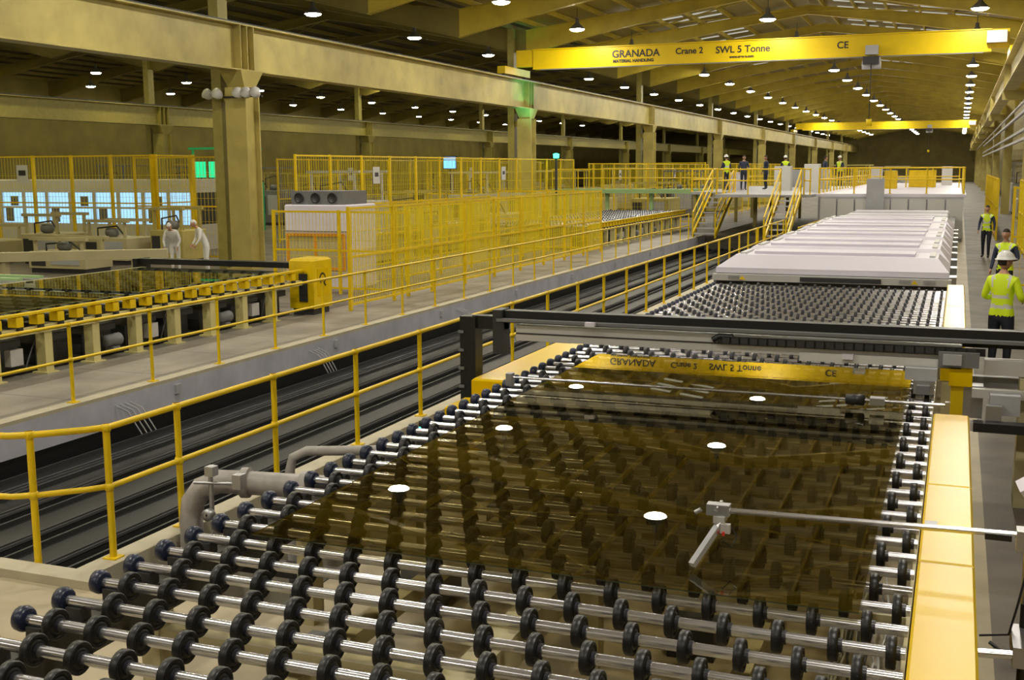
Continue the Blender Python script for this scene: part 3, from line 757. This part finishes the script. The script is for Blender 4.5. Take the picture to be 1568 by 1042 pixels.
mb = MB()
for y in (20.6, 22.0): mb.bbox(2.4, 3.2, y, y+1.2, 0, 2.0, LGRY, .02); mb.box(2.38, 2.399, y+.1, y+1.1, .2, 1.8, GRY)
mb.done('electrical_cabinet')
mb = MB()
rail(mb, [(1.6, 20.5), (1.6, 29.5)], along((1.6, 20.5), (1.6, 29.5), 1.5), 0, 1.1)
mb.done('guard_railing')
mb = MB()
mb.box(.95, 1.7, 14, 16, .7, .78, GRY)
for x in (1.0, 1.6):
    for y in (14.1, 15.8): mb.box(x, x+.06, y, y+.06, 0, .7, GRY)
mb.box(1.1, 1.5, 14.5, 14.9, .78, 1.0, DK); mb.done('inspection_table')
mb = MB()
for z in (4.2, 4.6, 5.4): mb.box(2.45, 2.58, -5, 150, z, z+.12, LGRY)
mb.tube([(2.4, -5, 5.8), (2.4, 200, 5.8)], .06, STEEL2, 8)
mb.done('cable_tray')
l = bpy.data.lights.new('added_green_spot', 'SPOT'); l.energy = 650; l.color = (.08, .9, .62); l.spot_size = math.radians(60); l.spot_blend = 1; l.shadow_soft_size = .2  # added spot that tints the runway girder green, no known source
gb = MB(); gb.lathe([(0, .01), (0, .14), (.2, .16), (.25, .01)], (-18.9, 54.6, 3.62), 'z', GRNE, 12); gb.box(-18.95, -18.85, 54.55, 54.65, 0, 3.62, DK); g = gb.done('added_green_lamp')  # added lamp head and post to carry the green spot
o = bpy.data.objects.new('added_green_spot', l); o.location = (-18.9, 54.6, 4.0); COL.objects.link(o); o.parent = g
o.rotation_euler = Vector((-2.0, .8, 3.2)).to_track_quat('-Z', 'Y').to_euler()

# ------------------------------------------------------------------ people
SKIN = mat('skin', (.50, .27, .18), .5)
HIV = mat('hivis_yellow', (.62, .80, .01), .6, emis=(.6, .8, .02), estr=.04)
BAND = mat('reflective_band', (.60, .60, .58), .35)
NAVY = mat('navy_trousers', (.012, .015, .03), .7)
SHIRT = mat('dark_shirt', (.03, .04, .08), .8)
BOOT = mat('boots', (.015, .012, .01), .5)
HELM = mat('helmet_white', (.80, .80, .80), .25)
HAIRD = mat('hair_dark', (.02, .012, .008), .7)
HAIRB = mat('hair_blond', (.35, .22, .08), .7)
COVER = mat('white_overall', (.70, .69, .66), .7)
LIP = mat('lips', (.4, .12, .1), .5)
EYE = mat('eye_white', (.8, .8, .8), .3)
def skin_mesh(verts, edges, rad, sub=2, root=0):
    me = bpy.data.meshes.new('s'); me.from_pydata(verts, edges, []); ob = bpy.data.objects.new('s', me); COL.objects.link(ob)
    ob.modifiers.new('k', 'SKIN').use_smooth_shade = True
    for i, sv in enumerate(me.skin_vertices[0].data):
        q = rad[i]; sv.radius = q if hasattr(q, '__len__') else (q, q); sv.use_root = (i == root)
    s = ob.modifiers.new('u', 'SUBSURF'); s.levels = sub; s.render_levels = sub
    dg = bpy.context.evaluated_depsgraph_get(); dg.update()
    m2 = bpy.data.meshes.new_from_object(ob.evaluated_get(dg))
    V = np.array([v.co[:] for v in m2.vertices]); F = [tuple(p.vertices) for p in m2.polygons]
    bpy.data.objects.remove(ob); return V, F
def segd(p, a, b):
    ab = b-a; t = max(0, min(1, np.dot(p-a, ab)/max(1e-9, np.dot(ab, ab)))); return np.linalg.norm(p-a-ab*t)
def person(name, loc, yaw, h=1.78, top=HIV, sleeve=SHIRT, legs=NAVY, hat=True, hair=HAIRD, lean=0., armL=((-.24, -.02, 1.16), (-.25, .10, .93)), armR=((.24, -.02, 1.16), (.25, .10, .93)), stride=0., headyaw=0., band=True, sub=2, overall=False):
    mb = MB()
    def L(p):
        p = np.array(p, float)
        if p[2] > .95:
            q = p-np.array([0, 0, .95]); c, s = math.cos(lean), math.sin(lean)
            p = np.array([q[0], q[1]*c+q[2]*s, q[2]*c-q[1]*s])+np.array([0, 0, .95])
        return p
    J = {'pel': (0, 0, .95), 'wst': (0, 0, 1.08), 'chs': (0, .005, 1.26), 'ub': (0, -.01, 1.40), 'nk': (0, 0, 1.50), 'hd': (0, .015, 1.58),
         'ls': (-.17, -.01, 1.415), 'le': armL[0], 'lw': armL[1], 'rs': (.17, -.01, 1.415), 're': armR[0], 'rw': armR[1],
         'lh': (-.095, 0, .88), 'lk': (-.10, .02+stride*.6, .49), 'la': (-.105, -.03+stride, .09), 'lt': (-.12, .13+stride, .04),
         'rh': (.095, 0, .88), 'rk': (.10, .02-stride*.3, .49), 'ra': (.105, -.03-stride, .09), 'rt': (.12, .13-stride, .04)}
    RD = {'pel': (.155, .115), 'wst': (.145, .105), 'chs': (.165, .12), 'ub': (.15, .10), 'nk': .058, 'hd': .055, 'ls': .068, 'le': .045, 'lw': .03, 'rs': .068, 're': .045, 'rw': .03,
          'lh': .098, 'lk': .062, 'la': .042, 'lt': .036, 'rh': .098, 'rk': .062, 'ra': .042, 'rt': .036}
    E = [('pel', 'wst', 't'), ('wst', 'chs', 't'), ('chs', 'ub', 't'), ('ub', 'nk', 't'), ('nk', 'hd', 'n'), ('ub', 'ls', 't'), ('ls', 'le', 's'), ('le', 'lw', 's'), ('ub', 'rs', 't'), ('rs', 're', 's'), ('re', 'rw', 's'),
         ('pel', 'lh', 'p'), ('lh', 'lk', 'p'), ('lk', 'la', 'p'), ('la', 'lt', 'b'), ('pel', 'rh', 'p'), ('rh', 'rk', 'p'), ('rk', 'ra', 'p'), ('ra', 'rt', 'b')]
    keys = list(J); P = {k: L(J[k]) for k in keys}
    V, F = skin_mesh([tuple(P[k]) for k in keys], [(keys.index(a), keys.index(b)) for a, b, _ in E], [RD[k] for k in keys], sub)
    groups = {}
    ca, sa = math.cos(lean), math.sin(lean)
    for fc in F:
        c = V[list(fc)].mean(0)
        t = min(E, key=lambda e: segd(c, P[e[0]], P[e[1]]))[2]
        q = c-np.array([0, 0, .95]); zz = q[2]*ca+q[1]*sa+.95; xx = c[0]
        if t == 't': M = top
        elif t == 'n': M = SKIN
        elif t == 's': M = sleeve
        elif t == 'p': M = legs
        else: M = BOOT
        if t == 'p' and zz > .93 and not overall: M = top
        if band and t == 't' and (1.03 < zz < 1.085 or 1.17 < zz < 1.22 or (.09 < abs(xx) < .13 and zz > 1.2)): M = BAND
        groups.setdefault(M, []).append(fc)
    o = mb.n; mb.v.append(V); mb.n += len(V)
    for M, fs in groups.items():
        mb.f.extend([tuple(i+o for i in q) for q in fs]); mb.mi.extend([mb.m(M)]*len(fs)); mb.sm.extend([True]*len(fs))
    for sd, (el, wr) in ((-1, ('le', 'lw')), (1, ('re', 'rw'))):
        w = P[wr]; dr = w-P[el]; dr /= np.linalg.norm(dr)
        sx = np.cross(dr, np.array([sd*1., 0, .01])); sx /= np.linalg.norm(sx)
        nm = np.cross(sx, dr)*sd
        vs = [tuple(w-dr*.01), tuple(w+dr*.045)]; es = [(0, 1)]; rs = [.026, (.030, .026)]
        for j, (o_, ln) in enumerate(((-.030, .072), (-.010, .082), (.010, .078), (.029, .062))):
            b = len(vs); k0 = w+dr*.085+sx*o_
            vs += [tuple(k0), tuple(k0+dr*ln*.5-nm*.008), tuple(k0+dr*ln*.85-nm*.028)]; es += [(1, b), (b, b+1), (b+1, b+2)]; rs += [.0105, .009, .008]
        b = len(vs); k0 = w+dr*.04+sx*-.035
        vs += [tuple(k0), tuple(k0+dr*.03-sx*.02-nm*.01), tuple(k0+dr*.055-sx*.022-nm*.02)]; es += [(1, b), (b, b+1), (b+1, b+2)]; rs += [.012, .011, .009]
        hv, hf = skin_mesh(vs, es, rs, 1); mb.add(hv, hf, SKIN, True)
    hc = P['hd']+np.array([0, .012+.085*sa, .085*ca])
    n1, n2 = 20, 16; HV = []
    for i in range(n2+1):
        ph = math.pi*i/n2
        for j in range(n1):
            t = 2*math.pi*j/n1
            x, y, z = math.sin(ph)*math.cos(t), math.sin(ph)*math.sin(t), math.cos(ph)
            k = 1-.22*max(0, -z)**1.2
            X, Y_, Z = x*.077*k, y*.097*(k if y > 0 else 1-.3*max(0, -z)), z*.118
            if y > 0 and abs(x) < .22 and -.3 < z < .1: Y_ += .02*(1-abs(z+.15)/.3)
            HV.append((X, Y_, Z))
    HF = [(i*n1+j, (i+1)*n1+j, (i+1)*n1+(j+1) % n1, i*n1+(j+1) % n1) for i in range(n2) for j in range(n1)]
    Rh = np.array(Matrix.Rotation(headyaw, 3, 'Z') @ Matrix.Rotation(-lean*.6, 3, 'X'))
    tr = lambda A: np.asarray(A, float) @ Rh.T+hc
    mb.add(tr(HV), HF, SKIN, True)
    hairV = [(x*1.07, y*1.06-.004, z*1.05+.002) for x, y, z in HV]
    hf = [q for q in HF if (np.mean([HV[i][2] for i in q]) > .045 or (np.mean([HV[i][1] for i in q]) < -.015 and np.mean([HV[i][2] for i in q]) > -.055))]
    mb.add(tr(hairV), hf, hair, True)
    def blob(c, r, M, n=8):
        V_, F_ = lathe_data([(-r[2], .001), (-r[2]*.7, .7), (0, 1), (r[2]*.7, .7), (r[2], .001)], n, 'z')
        V_[:, 0] *= r[0]; V_[:, 1] *= r[1]; mb.add(tr(V_+np.array(c)), F_, M, True)
    for s in (-1, 1):
        blob((s*.079, -.003, 0), (.010, .02, .032), SKIN); blob((s*.03, .083, .012), (.013, .008, .008), EYE); blob((s*.03, .090, .012), (.006, .004, .006), HAIRD)
        blob((s*.03, .086, .032), (.018, .006, .004), hair)
    blob((0, .10, -.018), (.012, .016, .022), SKIN); blob((0, .085, -.055), (.025, .008, .007), LIP)
    if hat:
        V_, F_ = lathe_data([(.0, .135), (.008, .137), (.012, .112), (.05, .106), (.09, .085), (.115, .05), (.125, .001)], 20, 'z')
        V_[:, 0] *= .9; V_[:, 1] *= 1.06; V_[:, 2] += .035; front = V_[:, 1] > .1; V_[front & (V_[:, 2] < .05), 1] += .025
        mb.add(tr(V_), F_, HELM, True)
        mb.add(tr([(-.012, -.11, .05), (.012, -.11, .05), (.012, .11, .05), (-.012, .11, .05), (-.012, -.05, .165), (.012, -.05, .165), (.012, .05, .165), (-.012, .05, .165)]), [(0,1,5,4),(1,2,6,5),(2,3,7,6),(3,0,4,7),(4,5,6,7)], HELM)
    ob = mb.done(name)
    ob.location = loc; ob.rotation_euler = (0, 0, yaw); s = h/1.80; ob.scale = (s, s, s)
    return ob
bent = ((.26, .0, 1.17), (.18, .24, 1.12)); bentL = ((-.26, .0, 1.17), (-.16, .24, 1.14))
person('worker_in_hard_hat', (.66, 17.7, 0), math.radians(-25), 1.88, sub=3, armR=bent, armL=bentL, sleeve=HIV, headyaw=math.radians(-30))
person('worker', (1.36, 18.4, 0), math.radians(75), 1.80, sub=2, hat=False, hair=HAIRB, armL=bentL, armR=bent, sleeve=SKIN)
person('worker', (.98, 26.0, 0), math.radians(160), 1.82, hat=False, armL=bentL, sleeve=SHIRT, stride=.15)
person('worker', (.95, 42, 0), math.radians(170), 1.8, hat=False, stride=.12)
for (x, y, yaw, t) in ((-10.9, 57.5, 40, HIV), (-10.2, 58.5, 200, SHIRT), (-9.4, 60.5, 120, SHIRT), (-8.9, 64, 10, HIV), (-7.0, 66, -60, SHIRT), (-6.4, 68, 150, HIV)):
    person('worker', (x, y, 1.95), math.radians(yaw), 1.78, top=t, hat=(t == HIV), armL=bentL, band=(t == HIV), sub=1)
wa = dict(top=COVER, sleeve=COVER, legs=COVER, hat=False, hair=COVER, band=False, overall=True, armL=((-.26, .15, 1.2), (-.2, .35, 1.1)), armR=((.26, .15, 1.2), (.2, .35, 1.1)))
person('technician_in_overalls', (-22.2, 28.6, 0), math.radians(200), 1.75, lean=.7, **wa)
person('technician_in_overalls', (-21.2, 28.8, 0), math.radians(140), 1.75, lean=.5, **wa)

w = bpy.data.worlds.new('w'); bpy.context.scene.world = w; w.use_nodes = True
w.node_tree.nodes['Background'].inputs[0].default_value = (.6, .5, .3, 1); w.node_tree.nodes['Background'].inputs[1].default_value = .05
